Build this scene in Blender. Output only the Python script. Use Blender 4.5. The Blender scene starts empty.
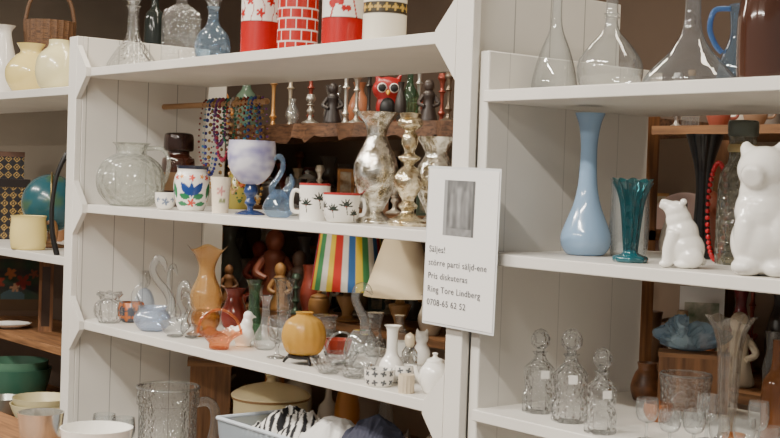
import bpy, bmesh, math, random
from mathutils import Vector, Matrix, noise
from math import sin, cos, pi, radians, atan2, sqrt, hypot, exp
random.seed(3)
scene=bpy.context.scene; COL=scene.collection
# ------------------------------------------------------------ camera
F=1300.0; L=1.65; ZC=1.45
yaw,pitch,roll=radians(50.8),radians(1.6),radians(1.95)
C=Vector((0,0,ZC))
d=Vector((-sin(yaw)*cos(pitch),cos(yaw)*cos(pitch),-sin(pitch)))
hv=Vector((cos(yaw),sin(yaw),0)); vv=hv.cross(d)
r_=cos(roll)*hv+sin(roll)*vv; u_=-sin(roll)*hv+cos(roll)*vv
cam=bpy.data.objects.new('camera',bpy.data.cameras.new('camera')); COL.objects.link(cam)
m=Matrix.Identity(4)
for i in range(3): m[i][0]=r_[i]; m[i][1]=u_[i]; m[i][2]=-d[i]; m[i][3]=C[i]
cam.matrix_world=m; cam.data.sensor_width=36; cam.data.lens=F/780*36; cam.data.clip_start=.05
scene.camera=cam
def locx(u,y,z):
    k=(u-390)/F; a=r_-k*d
    return -(y*a.y+(z-ZC)*a.z)/a.x
def spot(u,z,y):
    X=float(u) if isinstance(u,str) else locx(u,y,z)
    P=Vector((X,y,z)); s=(P-C).dot(d)/F
    c=C-P; return P,s,atan2(c.x,-c.y)
# ------------------------------------------------------------ materials
def lin(c):
    return tuple([(x/255/12.92 if x/255<=.04045 else ((x/255+.055)/1.055)**2.4) for x in c])+(1,)
def newmat(n):
    m=bpy.data.materials.new(n); m.use_nodes=True; nt=m.node_tree
    b=nt.nodes.get('Principled BSDF'); return m,nt,b
def pm(n,c,rough=.5,metal=0,coat=0,noise=0,nscale=8,bump=0,trans=0,lo=.35,c2=None):
    m,nt,b=newmat(n); b.inputs['Base Color'].default_value=lin(c); b.inputs['Roughness'].default_value=rough
    b.inputs['Metallic'].default_value=metal; b.inputs['Coat Weight'].default_value=coat
    b.inputs['Transmission Weight'].default_value=trans
    if noise or bump or c2:
        t=nt.nodes.new('ShaderNodeTexCoord'); x=nt.nodes.new('ShaderNodeTexNoise'); x.inputs['Scale'].default_value=nscale; x.inputs['Detail'].default_value=5
        nt.links.new(t.outputs['Object'],x.inputs['Vector'])
        r=nt.nodes.new('ShaderNodeValToRGB'); r.color_ramp.elements[0].position=lo; r.color_ramp.elements[1].position=.6
        cc=c2 or tuple(max(0,k*(1-noise)) for k in c)
        r.color_ramp.elements[0].color=lin(cc); r.color_ramp.elements[1].color=lin(c)
        nt.links.new(x.outputs['Fac'],r.inputs['Fac']); nt.links.new(r.outputs['Color'],b.inputs['Base Color'])
        if bump:
            bp=nt.nodes.new('ShaderNodeBump'); bp.inputs['Strength'].default_value=bump; bp.inputs['Distance'].default_value=.01
            nt.links.new(x.outputs['Fac'],bp.inputs['Height']); nt.links.new(bp.outputs['Normal'],b.inputs['Normal'])
    return m
def wood(n,c,c2,axis=0,scale=6):
    m,nt,b=newmat(n); t=nt.nodes.new('ShaderNodeTexCoord'); mp=nt.nodes.new('ShaderNodeMapping')
    sc=[14,14,14]; sc[axis]=1.2; mp.inputs['Scale'].default_value=sc
    x=nt.nodes.new('ShaderNodeTexNoise'); x.inputs['Scale'].default_value=scale; x.inputs['Detail'].default_value=6
    r=nt.nodes.new('ShaderNodeValToRGB'); r.color_ramp.elements[0].position=.3; r.color_ramp.elements[1].position=.7
    r.color_ramp.elements[0].color=lin(c2); r.color_ramp.elements[1].color=lin(c)
    nt.links.new(t.outputs['Object'],mp.inputs['Vector']); nt.links.new(mp.outputs['Vector'],x.inputs['Vector'])
    nt.links.new(x.outputs['Fac'],r.inputs['Fac']); nt.links.new(r.outputs['Color'],b.inputs['Base Color'])
    b.inputs['Roughness'].default_value=.6; return m
def planks(n,c,w,axis,dark=.72,wd=.028):
    m,nt,b=newmat(n); t=nt.nodes.new('ShaderNodeTexCoord'); sp=nt.nodes.new('ShaderNodeSeparateXYZ')
    nt.links.new(t.outputs['Object'],sp.inputs['Vector'])
    a=nt.nodes.new('ShaderNodeMath'); a.operation='DIVIDE'; a.inputs[1].default_value=w
    nt.links.new(sp.outputs[axis],a.inputs[0])
    f=nt.nodes.new('ShaderNodeMath'); f.operation='FRACT'; nt.links.new(a.outputs[0],f.inputs[0])
    g=nt.nodes.new('ShaderNodeMath'); g.operation='LESS_THAN'; g.inputs[1].default_value=wd; nt.links.new(f.outputs[0],g.inputs[0])
    no=nt.nodes.new('ShaderNodeTexNoise'); no.inputs['Scale'].default_value=5; nt.links.new(t.outputs['Object'],no.inputs['Vector'])
    rr=nt.nodes.new('ShaderNodeValToRGB'); rr.color_ramp.elements[0].color=lin(tuple(k*.95 for k in c)); rr.color_ramp.elements[1].color=lin(c)
    nt.links.new(no.outputs['Fac'],rr.inputs['Fac'])
    mx=nt.nodes.new('ShaderNodeMix'); mx.data_type='RGBA'; nt.links.new(g.outputs[0],mx.inputs[0])
    nt.links.new(rr.outputs['Color'],mx.inputs[6]); mx.inputs[7].default_value=lin(tuple(k*dark for k in c))
    nt.links.new(mx.outputs[2],b.inputs['Base Color']); b.inputs['Roughness'].default_value=.5; return m
def gm(n,tint=(252,253,253),edge=(120,126,128),gl=.8,rough=.02,bump=0,bs=60,milk=.012,milkc=None):
    m,nt,b=newmat(n); nt.nodes.remove(b); out=nt.nodes['Material Output']
    lw=nt.nodes.new('ShaderNodeLayerWeight'); lw.inputs['Blend'].default_value=.5
    pw=nt.nodes.new('ShaderNodeMath'); pw.operation='POWER'; pw.inputs[1].default_value=2.6; nt.links.new(lw.outputs['Facing'],pw.inputs[0])
    mx=nt.nodes.new('ShaderNodeMix'); mx.data_type='RGBA'; mx.inputs[6].default_value=lin(tint); mx.inputs[7].default_value=lin(edge)
    nt.links.new(pw.outputs[0],mx.inputs[0])
    tr=nt.nodes.new('ShaderNodeBsdfTransparent'); nt.links.new(mx.outputs[2],tr.inputs['Color'])
    gs=nt.nodes.new('ShaderNodeBsdfGlossy'); gs.inputs['Roughness'].default_value=rough
    ma=nt.nodes.new('ShaderNodeMath'); ma.operation='MULTIPLY_ADD'; ma.inputs[1].default_value=gl; ma.inputs[2].default_value=.08; nt.links.new(pw.outputs[0],ma.inputs[0])
    ms=nt.nodes.new('ShaderNodeMixShader'); nt.links.new(ma.outputs[0],ms.inputs[0]); nt.links.new(tr.outputs[0],ms.inputs[1]); nt.links.new(gs.outputs[0],ms.inputs[2])
    last=ms
    if milk:
        df=nt.nodes.new('ShaderNodeBsdfDiffuse'); df.inputs['Color'].default_value=lin(milkc or tint)
        m2=nt.nodes.new('ShaderNodeMixShader'); m2.inputs[0].default_value=milk
        nt.links.new(ms.outputs[0],m2.inputs[1]); nt.links.new(df.outputs[0],m2.inputs[2]); last=m2
    if bump:
        t=nt.nodes.new('ShaderNodeTexCoord'); x=nt.nodes.new('ShaderNodeTexVoronoi'); x.inputs['Scale'].default_value=bs
        nt.links.new(t.outputs['Object'],x.inputs['Vector']); bp=nt.nodes.new('ShaderNodeBump'); bp.inputs['Strength'].default_value=bump; bp.inputs['Distance'].default_value=.01
        nt.links.new(x.outputs['Distance'],bp.inputs['Height']); nt.links.new(bp.outputs['Normal'],gs.inputs['Normal']); nt.links.new(bp.outputs['Normal'],lw.inputs['Normal'])
    nt.links.new(last.outputs[0],out.inputs['Surface']); return m
def vcol(n,rough=.25,coat=.3):
    m,nt,b=newmat(n); a=nt.nodes.new('ShaderNodeAttribute'); a.attribute_name='Col'
    nt.links.new(a.outputs['Color'],b.inputs['Base Color']); b.inputs['Roughness'].default_value=rough; b.inputs['Coat Weight'].default_value=coat; return m
_pc={}
def P(c,rough=.35,metal=0):
    k=(c,rough,metal)
    if k not in _pc: _pc[k]=pm('glaze_%d'%len(_pc),c,rough,metal)
    return _pc[k]
WH=pm('white_paint',(228,224,216),.45,noise=.04,nscale=4)
WHP=planks('white_plank_paint',(226,222,214),.098,1); WHS=planks('white_smooth_board',(227,223,215),.155,1,.86,.014)
CER=pm('white_ceramic',(242,239,232),.15,coat=.5)
PAINT=vcol('painted_ceramic'); CLOTHM=vcol('printed_cloth',.9,0)
CLR=gm('clear_glass'); CUT=gm('cut_glass',(252,253,253),(82,87,90),.95,.02,.7,110,.02); CRK=gm('crackle_glass',(244,246,242),(170,174,170),.7,.08,.9,50,.16,(222,224,216))
BLUG=gm('pale_blue_glass',(210,230,246),(90,130,180),.6,.04,0,0,.05,(150,185,220)); LUM=gm('pearly_glass',(232,240,250),(120,145,190),.8,.03,0,0,.2,(215,225,240))
GRNG=gm('green_glass',(160,200,172),(50,95,68),.6,.02,0,0,.08,(120,165,130)); AMB=gm('amber_glass',(236,190,125),(130,80,30),.5,.04,.3,60,.22,(190,138,78))
BRNG=pm('brown_glass',(66,34,23),.08,coat=.6,c2=(50,26,18),nscale=20); TEAL=gm('teal_glass',(70,150,158),(8,55,66),.75,.03,.2,50,.2,(22,102,112))
SMK=gm('smoky_glass',(242,238,232),(90,80,72),.7,.03,.3,40,.03); ORG=gm('orange_glass',(248,200,158),(190,90,38),.8,.03,.3,90,.2,(230,140,80))
MERC=pm('mercury_glass',(252,250,242),.14,.95,nscale=52,bump=.45,c2=(160,150,128)); MERG=pm('mercury_gold_glass',(249,240,214),.14,.95,nscale=52,bump=.45,c2=(168,146,104))
BLK=P((22,20,20),.4); WOODB=wood('brown_wood',(160,114,74),(102,70,44),0); WOODV=wood('brown_wood_upright',(145,100,62),(92,60,37),2)
BARK=wood('bark_wood',(132,94,68),(66,46,34),0,9); LWOOD=wood('light_wood',(180,138,96),(140,102,66),0)
# ------------------------------------------------------------ geometry
class G:
    def __init__(s,v=None,f=None,c=None): s.v=v or []; s.f=f or []; s.c=c
    def __add__(a,b):
        n=len(a.v); c=None
        if a.c or b.c: c=(a.c or [(1,1,1,1)]*len(a.v))+(b.c or [(1,1,1,1)]*len(b.v))
        return G(a.v+b.v,a.f+[tuple(i+n for i in f) for f in b.f],c)
    def m(s,M): return G([tuple(M@Vector(p)) for p in s.v],s.f,s.c)
    def t(s,x=0,y=0,z=0): return G([(p[0]+x,p[1]+y,p[2]+z) for p in s.v],s.f,s.c)
    def sc(s,a,b=None,c=None):
        b=a if b is None else b; c=a if c is None else c
        return G([(p[0]*a,p[1]*b,p[2]*c) for p in s.v],s.f,s.c)
    def r(s,ax,deg): return s.m(Matrix.Rotation(radians(deg),3,ax))
    def paint(s,fn): s.c=[lin(fn(*p)) for p in s.v]; return s
def crom(pts,n):
    if n<=1 or len(pts)<3: return [tuple(p) for p in pts]
    out=[]; k=len(pts)
    for i in range(k-1):
        p0=pts[max(i-1,0)];p1=pts[i];p2=pts[i+1];p3=pts[min(i+2,k-1)]
        for j in range(n):
            t=j/n; out.append(tuple(.5*((2*b)+(-a+c)*t+(2*a-5*b+4*c-dd)*t*t+(-a+3*b-3*c+dd)*t**3) for a,b,c,dd in zip(p0,p1,p2,p3)))
    out.append(tuple(pts[-1])); return out
def lathe(prof,seg=36,sm=4,hollow=0,sy=1,rib=0,nr=0,wave=0,nw=0,off=0,cap=True):
    pr=[(max(a,0),b) for a,b in crom(prof,sm)]
    zt=max(p[1] for p in pr) or 1
    if hollow:
        z0=pr[0][1]+hollow*1.5
        inner=[(r-hollow,z) for r,z in reversed(pr) if z>z0 and r>hollow*1.2]
        pr=pr+inner+[(0,inner[-1][1])]
    elif cap and pr[-1][0]>0: pr=pr+[(0,pr[-1][1])]
    if cap and pr[0][0]>0: pr=[(0,pr[0][1])]+pr
    v=[];rings=[];f=[]
    for r,z in pr:
        if r<1e-6: rings.append([len(v)]); v.append((0,0,z))
        else:
            ring=[]
            for i in range(seg):
                th=2*pi*i/seg+off; rr=r*(1+rib*cos(nr*th)) if nr else r
                w=wave*max(0,(z/zt-.5)*2)**2*cos(nw*th) if nw else 0
                ring.append(len(v)); v.append((rr*sin(th),-rr*cos(th)*sy,z+w))
            rings.append(ring)
    for a,b in zip(rings,rings[1:]):
        if len(a)==1 and len(b)==1: continue
        for i in range(seg):
            j=(i+1)%seg
            if len(a)==1: f.append((a[0],b[j],b[i]))
            elif len(b)==1: f.append((a[i],a[j],b[0]))
            else: f.append((a[i],a[j],b[j],b[i]))
    return G(v,f)
def tube(pts,rad,n=10,sm=5,sq=1):
    if not isinstance(rad,(list,tuple)): rad=[rad]*len(pts)
    q=crom([tuple(p)+(r,) for p,r in zip(pts,rad)],sm)
    ps=[Vector(p[:3]) for p in q]; v=[];f=[]; N=None
    for i,p in enumerate(ps):
        t=(ps[min(i+1,len(ps)-1)]-ps[max(i-1,0)]).normalized()
        if N is None: N=t.cross(Vector((0,1,.01))).normalized()
        N=(N-t*N.dot(t)).normalized(); B=t.cross(N)
        for k in range(n):
            a=2*pi*k/n; w=N*cos(a)+B*sin(a)*sq; v.append(tuple(p+w*max(q[i][3],.0005)))
    for i in range(len(ps)-1):
        for k in range(n): j=(k+1)%n; f.append((i*n+k,i*n+j,(i+1)*n+j,(i+1)*n+k))
    f.append(tuple(range(n))[::-1]); f.append(tuple((len(ps)-1)*n+k for k in range(n))); return G(v,f)
def ell(x,y,z,a,b=None,c=None,seg=20):
    b=b or a;c=c or a; n=seg//2
    g=lathe([(sin(pi*i/n),-cos(pi*i/n)) for i in range(n+1)],seg,1); return g.sc(a,b,c).t(x,y,z)
def box(x0,x1,y0,y1,z0,z1):
    v=[(x,y,z) for z in(z0,z1) for y in(y0,y1) for x in(x0,x1)]
    return G(v,[(0,2,3,1),(4,5,7,6),(0,1,5,4),(2,6,7,3),(0,4,6,2),(1,3,7,5)])
def prism(poly,y0,y1):
    n=len(poly); v=[(x,y0,z) for x,z in poly]+[(x,y1,z) for x,z in poly]
    return G(v,[tuple(range(n)),tuple(range(n,2*n))[::-1]]+[(i,i+n,(i+1)%n+n,(i+1)%n) for i in range(n)])
def mk(name,g,mat,s=1,parent=None,loc=None,rot=0,ang=42,bevel=0,remesh=0,smooth=True):
    me=bpy.data.meshes.new(name); me.from_pydata([(a*s,b*s,c*s) for a,b,c in g.v],[],g.f)
    bm=bmesh.new(); bm.from_mesh(me); bmesh.ops.recalc_face_normals(bm,faces=bm.faces); bm.to_mesh(me); bm.free()
    if g.c:
        at=me.color_attributes.new('Col','FLOAT_COLOR','POINT')
        for i,c in enumerate(g.c): at.data[i].color=c
    if smooth:
        me.polygons.foreach_set('use_smooth',[True]*len(me.polygons)); me.set_sharp_from_angle(angle=radians(ang))
    me.materials.append(mat); o=bpy.data.objects.new(name,me); COL.objects.link(o)
    if bevel: b=o.modifiers.new('bevel','BEVEL'); b.width=bevel; b.segments=2; b.limit_method='ANGLE'
    if remesh:
        b=o.modifiers.new('remesh','REMESH'); b.mode='VOXEL'; b.voxel_size=remesh*s; b.use_smooth_shade=True
        b=o.modifiers.new('soften','SMOOTH'); b.factor=.6; b.iterations=9
    if parent: o.parent=parent
    if loc is not None: o.location=loc
    o.rotation_euler[2]=rot; return o
def meta(o,label,cat,group=None,kind=None):
    if len(label.split())<4: label+=' standing on the shelf'
    o['label']=label; o['category']=cat
    if group: o['group']=group
    if kind: o['kind']=kind
def empty(name,loc=(0,0,0),rot=0):
    e=bpy.data.objects.new(name,None); e.empty_display_size=.05; COL.objects.link(e); e.location=loc; e.rotation_euler[2]=rot; return e
def T(name,label,cat,u,z,y,parts,group=None,turn=0,remesh=0,ang=42,at=None):
    P_,s,ph=spot(u,z,y); ph+=radians(turn)
    if len(parts)==1:
        o=mk(name,parts[0][1],parts[0][2],s,None,P_,ph,ang,remesh=remesh)
    else:
        o=empty(name,P_,ph)
        for p in parts:
            c=mk(p[0],p[1],p[2],s,o,ang=ang,remesh=(p[4] if len(p)>4 else 0))
            if len(p)>3 and p[3]: c['label']=p[3]
    meta(o,label,cat,group); return o
# ------------------------------------------------------------ room
def struct(name,g,mat):
    o=mk(name,g,mat,smooth=False); o['kind']='structure'; return o
WALL=pm('taupe_wall',(112,94,80),.8,noise=.1,nscale=2)
struct('floor',box(-7,2,-3,4.2,-.1,0),pm('grey_floor',(120,110,100),.6,noise=.15,nscale=3))
struct('wall_back',box(-7,2,3.7,3.8,0,2.8),WALL)
struct('wall_left',box(-7.1,-7,-3,3.8,0,2.8),pm('beige_wall',(165,150,134),.8,noise=.06,nscale=2))
struct('ceiling',box(-7,2,-3,3.8,2.8,2.9),pm('white_ceiling',(225,220,212),.8,noise=.03))
# ------------------------------------------------------------ left shelving unit
ZT,ZM,ZB,Z4=1.732,1.348,1.019,.61
XL,XR=-3.43,-1.826; D=.42; TH=.024
lu=empty('shelving_unit',(0,0,0)); meta(lu,'white wooden shelving unit with plank sides crowded with glassware','shelving unit')
mk('side_panel',box(XL-.022,XL,L+.004,L+D,0,1.835),WHP,1,lu,bevel=.002)
mk('side_panel',box(XR+.0,XR+.022,L+.004,L+D,0,1.835),WHP,1,lu,bevel=.002)
mk('upright',box(XL-.05,XL+.0,L-.016,L+.004,0,1.835),WH,1,lu,bevel=.002)
mk('upright',box(XR,XR+.046,L-.016,L+.004,0,1.835),WH,1,lu,bevel=.002)
for z in (ZT,ZM,ZB,Z4):
    mk('shelf',box(XL,XR,L,L+D,z-TH/2,z+TH/2),WH,1,lu,bevel=.002)
    mk('shelf_bracket',prism([(XL,z+.078),(XL,z-.075),(XL+.06,z-.012),(XL+.06,z+.012)],L-.016,L-.0005),WH,1,lu)
    mk('shelf_bracket',prism([(XR,z+.075),(XR,z-.085),(XR-.06,z-.012),(XR-.06,z+.012)],L-.016,L-.0005),WH,1,lu)
zT,zM,zB,z4=[z+TH/2 for z in (ZT,ZM,ZB,Z4)]
# ------------------------------------------------------------ right shelving unit
RX=-1.776; RT,RM,RB=1.615,1.317,1.026; RD=.46
ru=empty('shelving_unit.001',(0,0,0)); meta(ru,'lower white painted shelving unit holding decanters and vases','shelving unit')
mk('side_panel',box(RX,RX+.024,L+.002,L+RD,0,1.70),WHS,1,ru,bevel=.003)
mk('side_panel',box(-.62,-.596,L+.002,L+RD,0,1.70),WHS,1,ru,bevel=.003)
for z in (RT,RM,RB,.62):
    mk('shelf',box(RX+.024,-.62,L-.01,L+RD,z-.011,z+.011),WH,1,ru,bevel=.002)
rT,rM,rB=[z+.011 for z in (RT,RM,RB)]
# ------------------------------------------------------------ far-left shelving unit
fu=empty('shelving_unit.002'); meta(fu,'white shelving unit with beige back holding pottery and boxes','shelving unit')
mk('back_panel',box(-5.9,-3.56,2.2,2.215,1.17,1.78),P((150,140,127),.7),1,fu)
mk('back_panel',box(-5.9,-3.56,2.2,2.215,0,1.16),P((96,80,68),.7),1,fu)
mk('side_panel',box(-5.92,-5.9,1.75,2.2,0,1.78),WH,1,fu)
mk('side_panel',box(-3.56,-3.54,1.75,2.2,0,1.78),WH,1,fu)
for z,y0,mt in ((1.70,1.75,WH),(1.175,1.75,WH),(.86,1.86,WOODB),(.6,1.75,WOODB)): mk('shelf',box(-5.9,-3.56,y0,2.2,z-.014,z+.012),mt,1,fu,bevel=.002)
# ------------------------------------------------------------ back shelving
bu=empty('wooden_shelving'); meta(bu,'brown wooden shelving with rough live-edge board, full of bric-a-brac','shelving unit')
random.seed(5)
bx=[-4.7+i*.04 for i in range(67)]
bv=[];bf=[]
for i,x in enumerate(bx):
    e=random.uniform(-.025,.02); bv+= [(x,2.42+e,1.582+random.uniform(-.016,.01)),(x,2.42+e*.5,1.63),(x,2.8,1.63),(x,2.8,1.60)]
for i in range(len(bx)-1):
    a=i*4
    for k in range(4): bf.append((a+k,a+(k+1)%4,a+4+(k+1)%4,a+4+k))
bf+=[(0,1,2,3),(len(bv)-4,len(bv)-1,len(bv)-2,len(bv)-3)]
mk('live_edge_shelf',G(bv,bf),BARK,1,bu)
for z in (1.345,1.0,.6): mk('shelf',box(-4.7,-2.02,2.42,2.8,z-.012,z+.012),WOODB,1,bu)
for z in (1.0,.6): mk('shelf',box(-2.02,-1.2,2.42,2.8,z-.012,z+.012),WOODB,1,bu)
mk('shelf',box(-2.0,-1.2,2.42,2.8,1.585,1.605),WOODB,1,bu); mk('shelf',box(-2.0,-1.2,2.42,2.8,1.25,1.27),WOODB,1,bu)
for x in (-4.72,-2.065,-1.2):
    for y in (2.43,2.75): mk('post',box(x,x+.045,y,y+.045,0,1.66),WOODV,1,bu)
mk('back_panel',box(-4.72,-1.155,2.80,2.815,0,1.60),P((172,150,128),.7),1,bu)
bk=[1.63,1.012,.612,1.357]
# ------------------------------------------------------------ helper paint
WHc=(238,234,226)
def flower(x,z,cx,cz,R,n,ph=0):
    dx,dz=x-cx,z-cz; q=hypot(dx,dz)
    return q<R*(.35+.65*abs(cos(n*atan2(dz,dx)/2+ph)))
def leaf(x,z,cx,cz,ln,w,deg):
    a=radians(deg); dx,dz=x-cx,z-cz; t=dx*cos(a)+dz*sin(a); n=-dx*sin(a)+dz*cos(a)
    return 0<t<ln and abs(n)<w*sin(pi*t/ln)
def ax(x,y): # arc position in px around front
    return atan2(x,-y)*hypot(x,y)
def cylv(r,h,seg=140,n=70,hollow=1.2,bul=0,t=0):
    return lathe([(r*(1+bul*sin(pi*i/n))+t*i/n,h*i/n) for i in range(n+1)],seg,1,hollow)
def handle(x0,x1,z0,z1,r=1.6,y=0): # right-hand loop
    return tube([(x0,y,z0),(x0+(x1-x0)*.8,y,z0+1),(x1,y,(z0+z1)/2),(x0+(x1-x0)*.75,y,z1),(x0,y,z1-1)],r,8)
# ============================================================ TOP SHELF left unit
gd='glassware on the top shelf'
T('decanter','clear glass ship decanter with broad base beside a square decanter','decanter',132,zT,1.8,[('body',lathe([(22,0),(26,3),(25,9),(15,24),(7,36),(5.5,55),(6,64),(8,66)]),CUT),('stopper',lathe([(4,62),(5,68),(9,76),(7,84),(0,88)]),CUT)],gd)
T('decanter','square cut glass decanter with stopper','decanter',180,zT,1.82,[('body',lathe([(26,0),(27,2),(27,50),(24,56),(8,64),(7,72)],4,1,off=pi/4),CUT),('stopper',lathe([(6,70),(10,76),(10,88),(0,92)],8,1),CUT)],gd)
T('decanter','round pale blue glass decanter with ball body','decanter',212,zT,1.8,[('body',lathe([(10,0),(15,4),(18,16),(15,30),(7,40),(5,52),(7,58)]),gm('blue_ball_glass',(200,222,240),(80,110,150),.6,.05,.6,60,.08)),('stopper',lathe([(4,56),(8,64),(9,72),(0,80)]),CUT)],gd)
T('bottle','dark green glass bottle behind the decanters','bottle',153,zT,1.98,[('bottle',lathe([(9,0),(10,3),(10,60),(4,72),(4,90)]),P((35,40,38),.1))])
def can(u,y,r,h,fn,label,name='canister',lid=None):
    g=cylv(r,h).paint(fn)
    T(name,label,'canister',u,zT,y,[('body',g,PAINT)],'ceramic canisters on the top shelf')
RED=(176,18,16)
def c1(x,y,z):
    a=ax(x,y)
    if z<34: return RED
    if 34<=z<35.5: return (140,16,14)
    for k in range(-6,7):
        if flower(a,z,k*11,43+(k%2)*12,5,5,k): return (182,30,26)
        if abs(a-k*11-3-sin(z*.3)*1.5)<.5 and z<60: return (180,90,82)
    return WHc
def c2(x,y,z):
    a=ax(x,y)+200; row=int(z//11)
    return (232,225,218) if (z%11<1.0 or (a+5.5*(row%2))%11<1.0) else (170,28,20)
def c3(x,y,z):
    a=ax(x,y)
    if z<28: return (176,22,20)
    if 28<=z<30: return (120,30,28)
    if flower(a,z,-8,46,9,3,.4) or flower(a,z,3,38,5,2) or flower(a,z,12,52,4,4) or (abs(a-z*.3+22)<.9 and 30<z<60) or (abs(a+z*.25-22)<.7 and 30<z<52): return (178,28,26)
    return WHc
def c4(x,y,z):
    a=ax(x,y)
    if 29<z<41:
        if z<31 or z>39: return (60,50,34)
        return (195,160,80) if flower((a+300)%9-4.5,z-35,0,0,4,4) else (70,62,44)
    if 44<z<46: return (190,160,90)
    if 52<z<58: return (60,70,52) if (int((a+300)/2)%2) else (200,180,130)
    return (236,228,208)
can(259,1.76,19,84,c1,'white ceramic canister with red flowers and red base')
can(297,1.76,20.5,88,c2,'red brick-patterned ceramic canister with white joints')
can(342,1.74,21,88,c3,'white ceramic canister with red bird motif and red base')
can(384,1.74,22,90,c4,'cream ceramic jar with a dark and gold band')
# ============================================================ MID SHELF left unit
T('glass_jug','round crackled clear glass jug with loop handle','jug',130,zM,1.735,[('body',lathe([(16,0),(22,2),(32,14),(34,28),(29,42),(19,50),(14,53),(16,60),(19,63)],44),CRK),('handle',tube([(15,-2,58),(30,-2,58),(37,-2,46),(35,-2,30),(31,-2,22)],2.2),CRK)])
T('glass_jar','dark brown glass apothecary jar with domed lid','jar',177,zM,1.90,[('body',lathe([(15,0),(16.5,2),(16.5,43),(14,49),(11,52),(11,56)]),BRNG),('lid',lathe([(12,55),(14.5,56),(15,60),(14.5,70),(12,73),(4,74)]),P((40,24,19),.12)),('paper_label',lathe([(16.8,16),(16.8,34)],36,1,cap=False),P((120,88,58),.6))])
def pc(x,y,z):
    a=ax(x,y)
    if z>41.5: return (30,40,62)
    s_=abs(a)
    if flower(a,z,0,33,3.6,5): return (205,62,42)
    if leaf(s_,z,1,15,17,3.8,52): return (24,60,128)
    if leaf(s_,z,1,13,13,3.2,14): return (36,118,74)
    if leaf(a,z,0,13,16,2.4,90): return (24,60,128)
    if flower(a,z,0,8,4.4,5): return (205,62,42)
    if leaf(s_,z,3,6,13,2.4,8): return (36,118,74)
    if flower(s_,z,10.5,34,2.6,5): return (222,150,60)
    if leaf(s_,z,17,12,18,3.6,72): return (36,118,74)
    if flower(s_,z,17,33,3.4,5): return (205,62,42)
    if leaf(s_,z,22,10,16,3.8,60): return (24,60,128)
    if flower(s_,z,22,10,2.6,4): return (222,150,60)
    return WHc
g=lathe([(11,0),(13,1.5),(16,10),(18,22),(17,33),(14.5,39),(15,43),(16,45)],170,12,1.3).paint(pc)
T('painted_pot','white pot hand-painted with blue and green folk leaves, dark rim','pot',191,zM,1.73,[('painted_pot',g,PAINT)])
def sc_(x,y,z):
    a=ax(x,y); return (110,125,150) if flower(a,z,0,8,4,5) or flower(abs(a),z,8,10,2.5,4) else WHc
T('cup','small white cup with blue floral sprig','cup',165,zM,1.69,[('cup',lathe([(5,0),(8,2),(10,8),(10.5,17)],80,8,1).paint(sc_),PAINT)])
def bk_(x,y,z):
    a=ax(x,y)
    if flower(a,z,0,22,4.5,5): return (200,130,125)
    if flower(a,z,2,12,3.5,2): return (135,140,100)
    return (234,220,198)
T('beaker','tall cream beaker with pink rose decoration','beaker',220,zM,1.72,[('beaker',lathe([(8,0),(8.2,2),(9,20),(10.5,36)],80,9,1).paint(bk_),PAINT)])
def gob(x,y,z):
    n=noise.noise(Vector((x*.05,y*.05,z*.12)))+.5*noise.noise(Vector((x*.15,y*.15+9,z*.2))); t=min(1,max(0,.62+.8*n)); return (int(138+76*t),int(134+78*t),int(180+42*t))
T('goblet','large goblet with mottled pale lilac bowl on blue stem','goblet',250,zM,1.74,[('bowl',lathe([(3,30),(12,33),(21,44),(24,58),(23,74)],64,8,1).paint(gob),PAINT),('stem',lathe([(4,2),(3,8),(6,12),(4,17),(7,23),(5,31)]),pm('blue_glaze',(36,58,105),.1,coat=.5)),('foot',lathe([(15,0),(15,1.5),(8,4),(4,5)]),pm('blue_glaze_foot',(38,60,105),.1,coat=.5))])
T('vase','mustard green glass vase behind the goblet','vase',238,zM,2.0,[('vase',lathe([(10,0),(12,2),(15,18),(10,34),(8,46),(12,54)],hollow=1),P((150,135,55),.2))])
def swan(hh,w,flip=1,r0=9):
    return tube([(-w*.55*flip,0,r0*1.5),(-w*.3*flip,0,r0*1.1),(0,0,r0*1.0),(w*.25*flip,0,r0*1.2),(w*.33*flip,0,hh*.42),(w*.12*flip,0,hh*.65),(w*.14*flip,0,hh*.88),(w*.34*flip,0,hh*.97),(w*.55*flip,0,hh*.82)],[1,r0*.75,r0,r0*.75,r0*.38,r0*.26,r0*.24,r0*.34,.6],14,6)+ell(0,0,1.5,r0*.8,r0*.8,1.5)
BLG2=gm('sky_glass',(205,226,244),(80,125,185),.8,.03,.3,50,.1,(170,200,230))
SWG=gm('swan_glass',(250,252,252),(84,90,95),1.0,.02,0,60,.05)
T('glass_swan','pale blue glass swan figurine with curled neck','figurine',278,zM,1.71,[('body',lathe([(8,0),(12,2),(16,9),(13,18),(8,24),(4,28)],30,4,0,.75),BLG2),('neck',tube([(-4,0,20),(-7,0,30),(-1,0,40),(3,0,48),(3,0,57),(-1,0,61),(-6,0,57)],[4.5,3,2.6,2.4,2.4,2.8,.8],12),BLG2),('wing',tube([(5,0,20),(9,0,28),(13,0,36),(11,0,44)],[5.5,4.5,3,.8],12),BLG2)])
T('glass_swan','small clear glass swan figurine','figurine',293,zM,1.84,[('glass_swan',swan(38,16,-1,6.5),SWG)])
def palm(x,y,z,h=38):
    a=ax(x,y)
    if z>h-2.2: return (165,50,48)
    for cx,cz,k in ((-9,h*.42,1),(5,h*.56,1.1),(14,h*.28,.8),(-22,h*.5,1),(28,h*.5,1)):
        for dg_ in (8,42,75,105,138,172):
            if leaf(a,z,cx,cz,7.5*k,.95,dg_+6*sin(cx)): return (44,52,46)
        if abs(a-cx+(z-cz)*.15)<.5 and cz-8*k<z<cz: return (70,74,60)
        if hypot(a-cx,z-cz)<1.3: return (175,50,50)
    return WHc
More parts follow.
